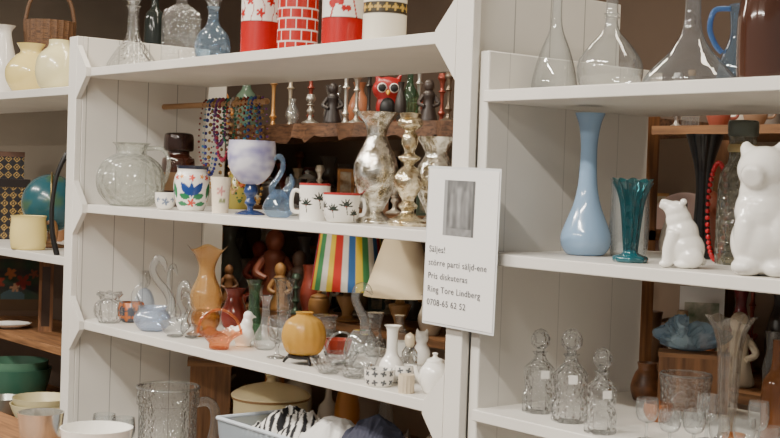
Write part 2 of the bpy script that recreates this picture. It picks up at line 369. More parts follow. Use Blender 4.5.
T('mug','white mug with dark palm sprigs and red rim','mug',314,zM,1.71,[('body',cylv(14.5,37,180,90,bul=.03,t=1).paint(lambda x,y,z:palm(x,y,z,37)),PAINT),('handle',handle(-14,-23,8,29,2),CER)],'white palm-pattern cups')
T('bowl','wide white cup with dark palm sprigs and red rim','bowl',341,zM,1.69,[('body',lathe([(11,0),(14,1.5),(17,8),(18.5,20),(19,30)],180,18,1.2).paint(lambda x,y,z:palm(x,y,z,30)),PAINT),('handle',handle(16,23,8,24,2),CER)],'white palm-pattern cups')
T('vase','tall silvered mercury glass baluster vase with flared rim','vase',374,zM,1.76,[('vase',lathe([(17,0),(18,2.5),(16,5),(10,10),(9,14),(15,26),(21,42),(22.5,54),(19.5,66),(12.5,80),(10,88),(12,98),(20,108),(22,111)],44,5,1.2),MERC)])
T('candlestick','tall turned candlestick in silvered gold mercury glass','candlestick',407,zM,1.76,[('candlestick',lathe([(19,0),(20,3),(18,6),(10,10),(6,15),(10,20),(6,25),(9,31),(14,40),(15,47),(10,56),(5,61),(10,66),(11,69),(5,73),(8,82),(8,90),(5,95),(11,99),(13,102),(12,106),(10,108),(11,112),(7,113)],44,3),MERG)])
T('vase','shorter silvered mercury glass vase with flared lip','vase',434,zM,1.84,[('vase',lathe([(15,0),(16,3),(9,10),(10,16),(18,32),(21,46),(18,60),(12,70),(14,78),(20,87),(21,89)],44,5,1.2),MERC)])
# rod with necklaces
zr=1.652; xr0,xr1=XL,-2.88
ro=mk('hanging_rod',tube([(xr0,1.917,zr),((xr0+xr1)/2,1.917,zr),(xr1,1.917,zr+.002)],.008,10,3),LWOOD); meta(ro,'round wooden rod fixed to the side panel, hung with necklaces','rod')
nc=[(120,40,40),(45,105,85),(45,50,120),(175,140,95),(110,60,115),(150,72,42),(38,36,40),(65,125,145),(175,165,155),(130,98,52),(50,85,45),(140,48,68)]
for i in range(17):
    x=-3.19+i*.0180; ln=random.uniform(.12,.29); w=random.uniform(.006,.014); bs=random.choice((.003,.004,.0052)); g=G(); N=34; dx=random.uniform(-.006,.006)
    for k in range(N):
        t=2*pi*k/N; g=g+ell(w*sin(t)*(1.2-cos(t)*.5)+dx*(1-cos(t)),.0115*sin(t),-ln/2+.013+ln/2*cos(t)*1.0,bs+(.003 if k==N//2 else 0)+(.0012 if k%4==0 else 0),seg=6)
    o=mk('necklace',g,P(nc[i*7%12],.2),1,None,(x,1.917,zr)); meta(o,'string of coloured glass beads hanging from the rod','necklace','bead necklaces on the rod')
# ============================================================ LOWER SHELF left unit
T('glass_vase','squat cut glass vase with scalloped rim','vase',109,zB,1.695,[('glass_vase',lathe([(9,0),(11,2),(15,12),(13,20),(9,24),(13,30)],36,3,0,1,.05,12,1.5,6),CUT)])
T('candle_holder','clear ball-shaped glass candle holder with tall rim','candle holder',140,zB,1.87,[('body',lathe([(9,0),(13,6),(14,14),(11,24),(8,28)]),LUM),('rim',lathe([(8,27),(10,32),(10,44),(6,45)]),CUT)])
def pat(x,y,z):
    a=ax(x,y); return (190,105,50) if flower(a%10-5,z%12-6,0,0,5,4) else (75,78,86)
T('bowl','small painted bowl with orange and blue pattern','bowl',131,zB,1.76,[('bowl',lathe([(8,0),(12,4),(14,12),(12,20)],60,6,1).paint(pat),PAINT)])
T('vase','tall amber glass pedestal vase with wavy flared lip','vase',205,zB,1.79,[('body',lathe([(12,24),(15.5,32),(15,44),(9,58),(8,68),(13,80),(20,88)],40,4,0,1,.03,8,2.5,4,cap=False),gm('tan_glass',(244,212,160),(130,84,38),.8,.03,0,0,.3,(222,178,114))),('foot',lathe([(17,0),(18,2),(11,6),(13,11),(14,18),(12,25)],40,4,0,1,.03,8),AMB)])
T('glass_swan','long-necked glass swan with white and blue bowl body','figurine',152,zB,1.71,[('body',lathe([(9,0),(13,2),(18,9),(18,15),(13,21),(15,25)],40,4,1,.75),LUM),('neck',tube([(10,0,12),(18,0,26),(13,0,40),(3,0,52),(-1,0,63),(4,0,73),(10,0,68),(12,0,60)],[5,4.6,4,3.6,3.4,3.8,3,.8],12),SWG),('wing',tube([(-8,0,16),(-16,0,26),(-18,0,38),(-12,0,48)],[6,5,3,.8],12),SWG)],)
T('glass_bird','clear glass bird figurine with upright tail','figurine',175,zB,1.70,[('glass_bird',swan(56,26,1,10.5),SWG)])
T('glass_bird','clear glass bird figurine beside the amber vase','figurine',191,zB,1.725,[('glass_bird',swan(46,20,-1,8),CUT)])
T('glass_bird','small clear glass bird behind the swan','figurine',165,zB,1.8,[('glass_bird',swan(62,20,1,8),SWG)])
T('glass_basket','small orange-tinted open glass basket with ruffled rim','glass basket',219,zB,1.68,[('bowl',lathe([(8,0),(10,2),(11,7),(18,14),(23,18)],56,4,0,.9,.03,14,2.5,7,cap=False),ORG),('foot',lathe([(9,0),(10,1),(10,2),(0,2.2)],30,1),ORG),('handle',tube([(-22,0,16),(-18,0,30),(-6,0,39),(6,0,38),(17,0,29),(22,0,16)],1.3,8),ORG)])
T('figurine','white ceramic bird figurine','figurine',243,zB,1.76,[('figurine',(ell(0,0,14,13,10,13)+ell(4,0,26,7,7,9)+ell(5,0,36,6)+tube([(9,0,36),(15,0,34)],[2.5,.8])+tube([(-8,0,14),(-15,0,24)],[6,2])+ell(0,0,2,10,9,3)).sc(.86),CER)],remesh=.9)
T('glass_vase','tall slim green glass bud vase','vase',253,zB,1.86,[('glass_vase',lathe([(8,0),(9,2),(8,16),(5.5,34),(5.5,50),(8.5,60)]),GRNG)])
T('glass_vase','clear stemmed glass with tall bowl','vase',277,zB,1.72,[('glass_vase',lathe([(10,0),(10,1.5),(2.5,4),(2.5,14),(9,20),(11,32),(10,42)]),CUT)])
T('glass_vase','clear glass bud vase with narrow neck','vase',265,zB,1.78,[('glass_vase',lathe([(8,0),(11,4),(11,14),(5,26),(4,46),(7,54)]),SWG)])
T('glass_vase','tall clear ribbed glass vase','vase',283,zB,1.9,[('glass_vase',lathe([(8,0),(8,2),(6,10),(7,30),(9,58),(12,64)],36,3,0,1,.06,10),CUT)])
T('glass_vase','small cut glass tumbler behind the amber bowl','vase',324,zB,1.92,[('glass_vase',lathe([(8,0),(9,2),(12,30),(13,34)],16,1),CUT)])
stand=lathe([(15,6),(16,7),(16,9),(12,10)],30,1)
for a in (20,140,260):
    q=radians(a); stand=stand+tube([(14*sin(q),-14*cos(q),8),(18*sin(q),-18*cos(q),4),(20*sin(q),-20*cos(q),0.8)],[1.8,1.5,1.2],8)
T('glass_ball_vase','round golden brown glass bowl on black metal stand','vase',303,zB,1.72,[('bowl',lathe([(10,9),(17,12),(21.5,23),(21.5,33),(17,43),(9,48.5),(8,50),(9,52)],96,4,0,1,.014,16),gm('golden_glass',(240,200,120),(130,84,26),.6,.04,0,0,.62,(210,165,80)))
 ,('stand',stand,BLK)])
T('bowl','small dark red glass bowl with scalloped rim','bowl',337,zB,1.84,[('bowl',lathe([(8,0),(9,2),(12,10),(15,20)],40,3,1,1,.04,10),P((150,55,40),.15))])
T('glass_bowl','clear cut glass bowl','bowl',329,zB,1.69,[('glass_bowl',lathe([(9,0),(11,2),(17,9),(20,16)],40,3,1,1,.03,14),CUT)],'clear cut glass bowls')
T('glass_bowl','clear cut glass dish with flared rim','bowl',354,zB,1.70,[('glass_bowl',lathe([(9,0),(11,2),(15,6),(20,13)],40,3,1,1,.03,14),CUT)],'clear cut glass bowls')
T('glass_decanter','tall duck-shaped clear glass decanter with silvery stopper','decanter',361,zB,1.80,[('body',lathe([(11,0),(15,4),(18,16),(16,28),(9,38)],30,4,0,.8),SWG),('neck',tube([(4,0,34),(2,0,48),(-4,0,60),(-8,0,70),(-5,0,80),(3,0,81),(9,0,74)],[6,4.8,4,4,4.8,3.8,1],12),SWG),('wing',tube([(-8,-4,24),(-2,-8,20),(10,-6,24),(18,0,34)],[3,5,4,1],10),CUT)])
T('vase','small white bottle vase with slender neck','vase',391,zB,1.74,[('vase',lathe([(10,0),(12,2),(14,10),(11,20),(6,28),(5.5,40),(6,52),(9,56)],36,4,1),CER)])
def flw(x,y,z):
    a=ax(x,y); q=(a+90)%9-4.5
    return (85,90,95) if flower(q,(z%9)-4.5,0,0,3.3,4,int((a+90)/9)) else WHc
T('sugar_bowl','small white bowl with dark floral pattern','bowl',379,zB,1.68,[('sugar_bowl',lathe([(11,0),(13,1.5),(15,8),(16,17)],140,12,1).paint(flw),PAINT)])
T('cup','small white floral cup beside the sugar bowl','cup',404,zB,1.75,[('cup',lathe([(6,0),(8,1.5),(10,8),(10,18)],120,12,1).paint(flw),PAINT)])
T('glass_bottle','small perfume bottle with white label and stopper','bottle',409,zB,1.86,[('body',lathe([(7,0),(8,1),(8,20),(4,26)],8,1),CUT),('stopper',lathe([(3,25),(5,29),(5,36),(0,40)]),P((215,200,170),.3,.3))])
T('candle','small beige knitted-texture candle cylinder','candle',406,zB,1.672,[('candle',lathe([(7.5,0),(8,1),(8,17),(7,18)],40,3,0,1,.04,14),P((200,185,160),.8))])
T('teapot','white porcelain teapot with curved spout','teapot',434,zB,1.72,[('body',lathe([(9,0),(11,1.5),(15,11),(15,22),(10,30),(8,31)],36,4),CER),('spout',tube([(-11,0,10),(-17,0,16),(-20,0,27)],[3.8,2.6,1.8],10),CER),('handle',handle(12,22,9,26,1.5),CER),('lid',lathe([(9,30),(8,34),(3,36),(2,38),(3,40),(0,41)]),CER)])
T('figurine','small white ceramic cat figurine','figurine',421,zB,1.95,[('figurine',ell(0,0,12,9,8,12)+ell(0,0,28,7)+tube([(-4,0,32),(-5,0,38)],[3,.8])+tube([(4,0,32),(5,0,38)],[3,.8]),CER)],remesh=1)
T('glass_vase','clear glass vase with bulb foot','vase',374,zB,1.95,[('glass_vase',lathe([(9,0),(12,8),(8,18),(6,30),(9,44)]),CUT)])
T('glass_basket','open clear glass basket with arched handle','glass basket',341,zB,1.77,[('bowl',lathe([(9,0),(11,2),(15,8),(18,15)],40,3,1,.9,.03,14),CUT),('handle',tube([(-16,0,14),(-12,0,28),(0,0,35),(12,0,28),(16,0,14)],1.1,8),SWG)])
T('glass_bottle','clear glass bottle with white painted label','bottle',398,zB,1.93,[('body',lathe([(10,0),(11,2),(11,26),(5,36),(4,46),(6,48)]),CLR),('label_sticker',lathe([(11.3,8),(11.3,22)],30,1,cap=False),CER)])
T('jug','dark red glass jug with handle','jug',234,zB,1.95,[('body',lathe([(9,0),(12,3),(14,14),(9,28),(8,34),(11,40)],hollow=1),P((120,46,36),.15)),('handle',handle(9,18,12,34),P((120,46,36),.15))])
# ============================================================ BOTTOM of left unit
T('glass_stein','large cut glass beer mug with thick handle','mug',166,z4,1.80,[('body',lathe([(27,0),(30,3),(29,10),(29,66),(31,72),(31,88)],64,3,0,1,.018,14,cap=False),CUT),('handle',tube([(28,0,72),(40,0,73),(47,0,63),(46,0,42),(40,0,26),(28,0,20)],5,12),SWG),('rim',tube([(31*sin(2*pi*i/24),-31*cos(2*pi*i/24),88) for i in range(25)],1.3,8,2),SWG)])
for i,(u,y) in enumerate(((122,1.715),(103,1.69))):
    T('wine_glass','small clear stemmed wine glass','glass',u,z4,y,[('bowl',lathe([(2,26),(9,32),(12,42),(11,54)],30,4,.7),SWG),('stem',lathe([(12,0),(12,1),(2,3),(2,26)],24,2),CLR)],'small wine glasses')
T('enamel_pot','cream enamel lidded pot with brown rim','pot',268,z4,1.965,[('body',lathe([(30,0),(34,3),(37,30),(37,88),(38,90)],48,2),P((222,206,162),.3)),('lid',lathe([(39,90),(39,93),(28,99),(8,104),(5,105),(4,109),(6,112),(0,114)],48,3),P((224,208,165),.3)),('rim',lathe([(38.6,88),(39.6,89.5),(38.6,91)],48,2,cap=False),P((140,105,60),.4))])
wb=T('wooden_box','dark brown wooden box with carved lid','box',208,z4,2.0,[('body',box(-20,20,-12,12,0,95),WOODV),('lid',box(-23,23,-14,14,95,101),WOODB),('knob',ell(0,0,104,4),WOODB)])
# tub with textiles
TZ=.245
tx0,tx1=locx(228,1.7,z4+TZ),locx(400,1.7,z4+TZ); tcx=(tx0+tx1)/2; tw=(tx1-tx0)/2
tub=empty('plastic_tub',(tcx,1.77,z4)); meta(tub,'translucent pale plastic storage tub filled with textiles','storage tub')
def ring(w,dp,z,t):
    return [(-w+t,-dp+t,z),(w-t,-dp+t,z),(w-t,dp-t,z),(-w+t,dp-t,z)]
v=ring(tw*.92,.085,0,0)+ring(tw,.1,TZ,0)+ring(tw,.1,TZ,.004)+ring(tw*.92,.085,.01,.004)
f=[(3,2,1,0)]+[(a*4+k,a*4+(k+1)%4,(a+1)*4+(k+1)%4,(a+1)*4+k) for a in range(3) for k in range(4)]+[(12,13,14,15)]
mk('body',G(v,f),gm('tub_plastic',(225,232,238),(180,195,210),.4,.15,0,0,.35,(205,215,224)),1,tub)
rim=G()
for a,b in (((-tw,-.1,TZ),(tw,-.1,TZ)),((-tw,.1,TZ),(tw,.1,TZ)),((-tw,-.1,TZ),(-tw,.1,TZ)),((tw,-.1,TZ),(tw,.1,TZ))): rim=rim+tube([a,b],.005,8,1)
mk('rim',rim,pm('tub_rim',(205,214,224),.3),1,tub)
def cloth(x0,x1,hh,fn,label,seed,zb=.16,tilt=0):
    nx,ny=150,70; v=[];f=[]; W=x1-x0
    for j in range(ny+1):
        for i in range(nx+1):
            a,b=i/nx,j/ny; x=x0+W*a; y=-.082+.164*b
            e=(max(0,sin(pi*a)*sin(pi*b)))**.3
            p=Vector((x*9+seed*5,y*9,seed)); w=noise.noise_vector(p)*.5
            n1=noise.noise(p+w); q=Vector((x*26+y*8,y*14-x*6,seed*3))+w*3; n2=1-2*abs(noise.noise(q)); n3=1-2*abs(noise.noise(q*2.1))
            z=hh*e+e*(.045*n1+.014*(n2-.6)+.005*(n3-.6))+tilt*(a-.5)*e
            v.append((x,y,max(0,z)))
    for j in range(ny):
        for i in range(nx): q=j*(nx+1)+i; f.append((q,q+1,q+nx+2,q+nx+1))
    o=mk('textile',G(v,f).paint(fn),CLOTHM,1,None,(tcx,1.77,z4+zb),ang=180); meta(o,label,'cloth','textiles in the tub'); return o
cloth(-tw+.03,tw*.0,.125,lambda x,y,z:(34,34,38) if sin(300*x+120*y+160*z+2*sin(40*y))>.05 else (228,225,220),'crumpled black and white striped cloth',1,.155)
cloth(-tw*.25,tw*.42,.135,lambda x,y,z:(224,222,218),'crumpled white cloth',2,.15)
cloth(tw*.15,tw-.02,.14,lambda x,y,z:(60,62,78),'crumpled dark navy cloth',3,.155)
# front table with bowls
ft=empty('table',(0,0,0)); meta(ft,'plain wooden display table carrying bowls','table')
mk('table_top',box(-3.6,-1.9,.95,1.4,.77,.8),WOODB,1,ft)
for x in (-3.55,-1.99):
    for y in (.98,1.33): mk('leg',box(x,x+.04,y,y+.04,0,.77),WOODV,1,ft)
T('bowl','deep white ceramic mixing bowl','bowl',95,.8,1.24,[('bowl',lathe([(18,0),(20,3),(30,24),(36,58)],48,5,1.5),CER)])
T('bowl','brushed metal bowl beside the white bowl','bowl',40,.8,1.27,[('bowl',lathe([(12,0),(14,3),(20,20),(23,42)],48,5,1.2),P((225,223,215),.2,.9))])
# ============================================================ SIGN
zs=1.333; ys=1.618; xs=locx(460,ys,zs)
sg=empty('paper_sign',(xs,ys,zs)); sg.rotation_euler[1]=radians(1.0); meta(sg,'printed white for-sale notice in clear plastic sleeve hung on upright','sign')
mk('plastic_sleeve',box(-.099,.099,.0012,.0022,-.150,.150),pm('sleeve_plastic',(216,217,216),.15),1,sg)
mk('paper',box(-.095,.095,0,.001,-.145,.145),pm('paper',(238,236,233),.4),1,sg)
def pic(x,y,z):
    b=108+24*noise.noise(Vector((x*55,z*14,1)))+16*noise.noise(Vector((x*150,z*50,5)))
    for cx,w,zt,k in ((-.026,.008,.100,34),(-.008,.010,.112,42),(.010,.009,.106,32)):
        q=(x-cx)/w
        e=1/(1+exp((z-zt)*500))*(1/(1+exp((.038-z)*500)))
        b+=e*(k*exp(-q*q)-18*exp(-((abs(q)-1.3)/.5)**2))
    if z<.036: b=128+18*noise.noise(Vector((x*90,z*90,3)))
    if x<-.041: b=146
    if x>.028: b=92
    b=max(46,min(185,b)); return (int(b),int(b),int(b))
v=[];f=[];nx=110;nz=110
for j in range(nz+1):
    for i in range(nx+1): v.append((-.050+.084*i/nx,-.0006,.022+.103*j/nz))
for j in range(nz):
    for i in range(nx): q=j*(nx+1)+i; f.append((q,q+1,q+nx+2,q+nx+1))
mk('printed_photo',G(v,f).paint(pic),CLOTHM,1,sg)
INK=P((74,74,78),.6)
for k,(tx) in enumerate(('Säljes!','större parti säljd-ene','Pris diskuteras','Ring Tore Lindberg','0708-65 62 52')):
    cu=bpy.data.curves.new('lettering','FONT'); cu.body=tx; cu.size=.0168; cu.extrude=.0001; cu.space_character=1.1
    o=bpy.data.objects.new('tmp',cu); COL.objects.link(o)
    dg=bpy.context.evaluated_depsgraph_get(); me=bpy.data.meshes.new_from_object(o.evaluated_get(dg)); bpy.data.objects.remove(o)
    me.materials.clear(); me.materials.append(INK)
    o=bpy.data.objects.new('lettering',me); COL.objects.link(o); o.parent=sg; o.rotation_euler=(radians(90),0,0)
    o.location=(-.086,-.0008,-.012-.0252*k)
# ============================================================ RIGHT UNIT top shelf
gr='decanters on the upper shelf'
T('decanter','clear glass decanter with conical body and long neck','decanter',554,rT,1.78,[('decanter',lathe([(18,0),(22,2),(23,10),(20,26),(14,46),(7,64),(5,80),(5,100)]),SWG)],gr)
T('decanter','clear round glass decanter with rope-ringed neck','decanter',609,rT,1.78,[('decanter',lathe([(22,0),(29,5),(33,18),(31,32),(20,48),(9,60),(6,72),(8,74),(6,76),(8,78),(6,80),(6,104)]),SWG)],gr)
T('decanter','wide-bottomed clear ship decanter with slight blue tint','decanter',690,rT,1.78,[('decanter',lathe([(40,0),(46,3),(47,8),(38,20),(22,36),(12,52),(8,70),(8,106)]),gm('bluish_clear_glass',(242,247,252),(115,128,145),.9,.02,.25,25,.03))],gr)
T('jug','blue tinted glass jug with loop handle','jug',738,rT,1.93,[('body',lathe([(16,0),(20,3),(22,20),(17,40),(10,60),(12,90)]),BLUG),('handle',tube([(-11,0,86),(-26,0,84),(-30,0,66),(-24,0,50),(-17,0,42)],2.8),gm('blue_glass_handle',(140,175,220),(60,100,165),.5,.03,0,0,.35,(90,135,195)))])
T('vase','dark brown glass vase with broad shoulders','vase',767,rT,1.72,[('vase',lathe([(28,0),(30,3),(31,30),(31,60),(28,90),(30,100)]),pm('dark_brown_glass',(66,40,30),.1,coat=.5))])
# right mid shelf
T('vase','tall powder blue glass vase with bulb base and long neck','vase',585,rM,1.80,[('vase',lathe([(15,0),(20,2),(24.5,10),(25,20),(21,32),(14,50),(10,68),(8.5,90),(8.5,112),(11,130),(14.5,140),(15,142)],48,5,1.2),pm('powder_blue_glass',(138,168,200),.12,coat=.5))])
T('vase','flared teal glass vase with ribbed body','vase',630,rM,1.72,[('body',lathe([(7,12),(8,22),(10,44),(12.5,62),(16.5,75),(20,82)],60,5,0,1,.09,10,2.5,5,cap=False),TEAL),('foot',lathe([(15,0),(17,2),(16,6),(8,9),(7,13)],40,4,0,1,.05,8),pm('teal_base',(22,85,95),.1,coat=.5))])
T('glass_vase','wide clear oval glass vase','vase',628,rM,1.86,[('glass_vase',lathe([(14,0),(18,3),(20,30),(19,60),(20,78)],40,3,1.5,.6),SWG)])
T('bear_figurine','white ceramic polar bear cub seated with lifted muzzle','figurine',680,rM,1.70,[('bear_figurine',
  ell(4,0,19,20,17,19)+ell(1,0,34,16.5,14,18)+ell(-3,0,48,13,11,13)+ell(-6,0,57,11.5,10,10)+tube([(-8,0,58),(-16,0,62),(-22,0,64)],[8,6,4.6],12)+ell(1,-7,66,3.8,3,3.6)+ell(1,7,66,3.8,3,3.6)
  +tube([(-6,-8,36),(-11,-9,20),(-12,-10,5)],[8,7,6],12)+tube([(-4,8,36),(-9,9,20),(-9,9,5)],[8,7,6],12)+ell(-14,-10,4,7,6,4)+ell(-11,9,4,7,6,4)+ell(10,-11,11,13,9,11)+ell(4,-13,4,10,6,4)+ell(10,11,11,12,8,11)+ell(5,12,4,10,6,4)+ell(22,0,7,4),CER)],remesh=1.0)
T('bear_figurine','large smooth glossy white ceramic bear seated upright','figurine',762,rM,1.685,[('bear_figurine',
  ell(0,2,34,33,29,35)+ell(0,0,64,30,26,32)+ell(0,0,84,26,23,24)+ell(-2,-3,106,27,25,24)+tube([(-8,-12,102),(-12,-24,99),(-14,-29,97)],[15,13,11],14)+tube([(-16,0,120),(-20,0,128),(-21,0,134)],[9,7,3],12)+tube([(12,2,122),(15,2,130),(16,2,136)],[9,7,3],12)
  +ell(-16,-12,44,13,14,28)+ell(15,-13,44,13,14,28)+ell(-15,-10,9,16,17,10)+ell(14,-12,9,16,17,10),CER)],remesh=2.0)
T('bottle','tall textured green-tinted glass bottle with dark cap','bottle',738,rM,1.90,[('body',lathe([(20,0),(22,3),(22,60),(20,90),(13,104),(13,130)],48,5,0,1,.05,12),gm('green_brown_glass',(200,196,172),(85,88,62),.8,.04,.9,70,.06)),('cap',lathe([(14,128),(15,130),(15,142),(12,144)]),P((84,88,80),.3,.4)),('band',lathe([(13.8,112),(15,116),(13.8,120)],30,2,cap=False),P((160,140,98),.4,.5))])
T('vase','slim black glass vase','vase',700,rM,1.98,[('vase',lathe([(13,0),(15,3),(10,20),(7,60),(9,90),(17,118),(19,124)],36,4,1),P((30,27,28),.15))])
g=G()
for k in range(44):
    t=2*pi*k/44; g=g+ell(9*sin(t),-20+2*cos(t),50+47.6*cos(t),2.6,seg=8)
T('necklace','long red bead necklace draped in front of a black vase','necklace',715,rM,1.95,[('necklace',g,P((175,26,34),.25))])
# right lower shelf decanters
def cutdec(u,y,h,w,turn):
    k=h/85; j=w/32
    T('decanter','small faceted cut glass decanter with stopper and price sticker','decanter',u,rB,y,[('body',lathe([(14.5*j,0),(16*j,2*k),(16*j,16*k),(13.5*j,25*k),(15*j,35*k),(15*j,44*k),(7*j,53*k),(5*j,58*k),(7.5*j,61*k)],8,1,0),CUT),('stopper',lathe([(4*j,60*k),(4.5*j,64*k),(9*j,69*k),(9.5*j,75*k),(6*j,82*k),(0,85*k)],8,1),CUT),('price_sticker',box(-5,4,-15.2*j,-14.6*j,36*k,44*k),CER)],'faceted decanters with stoppers',turn,ang=25)
cutdec(538,1.73,84,35,22); cutdec(569,1.71,94,37,10); cutdec(600,1.68,86,35,22)
T('glass_vase','tall clear flared glass vase with twisted ribs','vase',726,rB,1.78,[('glass_vase',lathe([(17,0),(18,3),(9,10),(8,24),(10,60),(11,90),(15,112),(22,126),(24,128)],54,4,1.5,1,.09,9,3,5),SMK)])
T('glass_jar','clear patterned glass jar','jar',684,rB,1.88,[('glass_jar',lathe([(20,0),(23,2),(24,34),(26,48),(24,50)],44,3,0,1,.03,11,cap=False),CUT),('rim',tube([(25*sin(2*pi*i/24),-25*cos(2*pi*i/24),50) for i in range(25)],1,8,2),SWG)])
T('jug','squat dark brown pottery jug','jug',646,rB,2.02,[('body',lathe([(12,0),(14,3),(16,14),(12,27),(9,32),(10,38)],36,4,1),pm('brown_pottery',(130,82,48),.4,noise=.4,nscale=30)),('handle',handle(10,19,13,33,2),P((105,62,36),.4))])
T('bowl','brown glazed pottery bowl','bowl',658,rB,1.86,[('bowl',lathe([(9,0),(12,3),(15,10),(14,18)],36,4,1),P((150,92,50),.3))])
T('bottle','dark amber bottle with tall neck','bottle',774,rB,1.9,[('bottle',lathe([(13,0),(14,2),(14,54),(6,72),(5,100)]),P((110,66,34),.1))])
v=[]; b0=ell(0,0,14,33,16,14,130)
for x,y,z in b0.v:
    p=Vector((x*.05,y*.05,z*.07+3)); w=noise.noise_vector(p); q=Vector((x*.09,y*.09,z*.11))+w*1.2
    n=1+.28*noise.noise(p)+.2*(.55-2*abs(noise.noise(q)))+.1*(.5-2*abs(noise.noise(q*2.3)))
    v.append((x*n,y*n,max(0,z*n*(1.12 if x<0 else .9))))
T('plastic_bag','crumpled translucent light blue plastic bag','bag',688,rB+.11,2.02,[('plastic_bag',G(v,b0.f),gm('blue_plastic_film',(212,230,242),(110,155,200),.8,.1,0,40,.32,(178,208,230)))],ang=40)
q=spot(686,rB,2.02)[1]
T('wooden_box','dark wooden box under the blue plastic bag','box',692,rB,2.02,[('body',box(-34,34,-18,18,0,.102/q),WOODV),('lid_edge',box(-35,35,-19,19,.102/q,.11/q),WOODB)])
for i,(u,y,h,w,mt) in enumerate(((646,1.70,42,12,SWG),(669,1.68,38,12,SWG),(693,1.70,40,12,SWG),(718,1.68,42,11,SWG),(743,1.70,44,12,SWG),(768,1.68,44,12,SWG),(706,1.79,46,11,SWG),(757,1.79,50,11,SWG))):
    k=w/12
    T('wine_glass','small stemmed drinking glass on the shelf','glass',u,rB,y,[('bowl',lathe([(2,h*.4),(8*k,h*.47),(11*k,h*.62),(11.5*k,h*.8),(10.5*k,h)],30,4,0,cap=False),mt),('stem',lathe([(9*k,0),(9*k,1),(1.8,3),(1.8,h*.42)],24,2),mt)],'small drinking glasses')
T('candle_bowl','small amber glass bowl among the drinking glasses','bowl',733,rB,1.75,[('candle_bowl',lathe([(6,0),(8,2),(11,12),(12,18)],36,3,1),AMB)])
# ============================================================ BACK SHELVES clutter
def lampo(u,y,z,h0,h,rb,rt,fn,mat,label):
    sh=lathe([(rb-(rb-rt)*i/8,h0+h*i/8) for i in range(9)],180,1,.6,cap=False)
    if fn: sh.paint(fn)
    T('table_lamp',label,'lamp',u,z,y,[('lamp_shade',sh,mat),('base',lathe([(13,0),(14,2),(5,6),(10,20),(11,26),(4,h0-4),(2.5,h0+h*.6)],30,4),P((170,130,85),.3))])
STR=[(245,215,70),(215,60,52),(244,240,232),(60,110,175),(245,215,70),(80,155,100),(244,240,232),(60,110,175),(215,60,52),(245,215,70),(80,155,100),(244,240,232)]
lampo(347,2.47,bk[1],32,66,38,29,lambda x,y,z:STR[int((atan2(x,-y)/(2*pi)+.5)*30)%12],CLOTHM,'table lamp with yellow, red, blue and white striped shade')
lampo(399,2.47,bk[1],34,60,37,17,None,P((252,234,198),.9),'table lamp with pale cream fabric shade')
T('owl_ornament','red and black owl-shaped ornament with round eyes','ornament',387,bk[0],2.5,[('body',ell(0,0,16,12,9,16)+ell(0,0,34,16,10,13)+tube([(-9,0,42),(-13,0,50)],[4,1])+tube([(9,0,42),(13,0,50)],[4,1]),P((160,34,34),.3),None,1),('eye',ell(-6,-9,35,5,2,5),CER),('eye',ell(6,-9,35,5,2,5),CER),('pupil',ell(-6,-11,35,4,1,4),BLK),('pupil',ell(6,-11,35,4,1,4),BLK),('beak',tube([(0,-9,31),(0,-13,28)],[2.5,.5]),P((220,160,40))),('belly_patch',ell(0,-6.5,15,8,4,11),BLK)])
def cand(u,y,z,h,c,metal=.9,lab='slim turned metal candlestick'):
    T('candlestick',lab,'candlestick',u,z,y,[('candlestick',lathe([(8,0),(8.5,2),(3,5),(2,10),(4,13),(2,17),(2,h*.6),(4,h*.65),(2,h*.7),(3,h-8),(5,h-5),(3.5,h)],24,3),P(c,.3,metal))])
def bot(u,y,z,h,w,mat,lab,name='bottle'):
    T(name,lab,'bottle',u,z,y,[('body',lathe([(w*.95,0),(w,2),(w,h*.5),(w*.4,h*.68),(w*.33,h*.92)],28,3),mat),('stopper',lathe([(w*.4,h*.9),(w*.45,h*.93),(w*.42,h)],20,1),P((150,125,95),.5))])
def vas(u,y,z,h,w,mat,lab):
    T('vase',lab,'vase',u,z,y,[('vase',lathe([(w*.6,0),(w*.7,2),(w,h*.35),(w*.8,h*.6),(w*.4,h*.82),(w*.6,h)],32,4,1),mat)])
def fig(u,y,z,h,c,lab):
    k=h/40
    T('figurine',lab,'figurine',u,z,y,[('body',(lathe([(8,0),(9,2),(7,10),(5,20),(6,26),(3,30)],20,3)+tube([(-5,0,25),(-9,-3,18),(-4,-6,15)],[2.2,2,1.6],8)+tube([(5,0,25),(9,-3,18),(4,-6,15)],[2.2,2,1.6],8)).sc(k),P(c,.4)),('head',ell(0,0,34*k,5*k,5*k,6*k),P(tuple(min(255,int(q*1.1)) for q in c),.4))])
def pot(u,y,z,h,w,c,lab):
    T('jug',lab,'jug',u,z,y,[('body',lathe([(w*.6,0),(w*.7,2),(w,h*.4),(w*.7,h*.75),(w*.8,h)],28,4,1),P(c,.3)),('handle',handle(w*.8,w*1.6,h*.3,h*.85,1.6),P(c,.3))])
PAL=[((120,92,76),'dark brown'),((164,118,82),'brown'),((150,74,60),'dark red'),((88,108,92),'dark green'),((212,192,160),'beige'),((146,138,130),'grey'),((64,58,54),'black'),((216,208,194),'pale grey'),((98,88,80),'slate grey'),((200,150,92),'ochre'),((172,110,78),'reddish brown'),((234,228,214),'cream white'),((200,188,166),'sand coloured'),((190,126,60),'amber')]
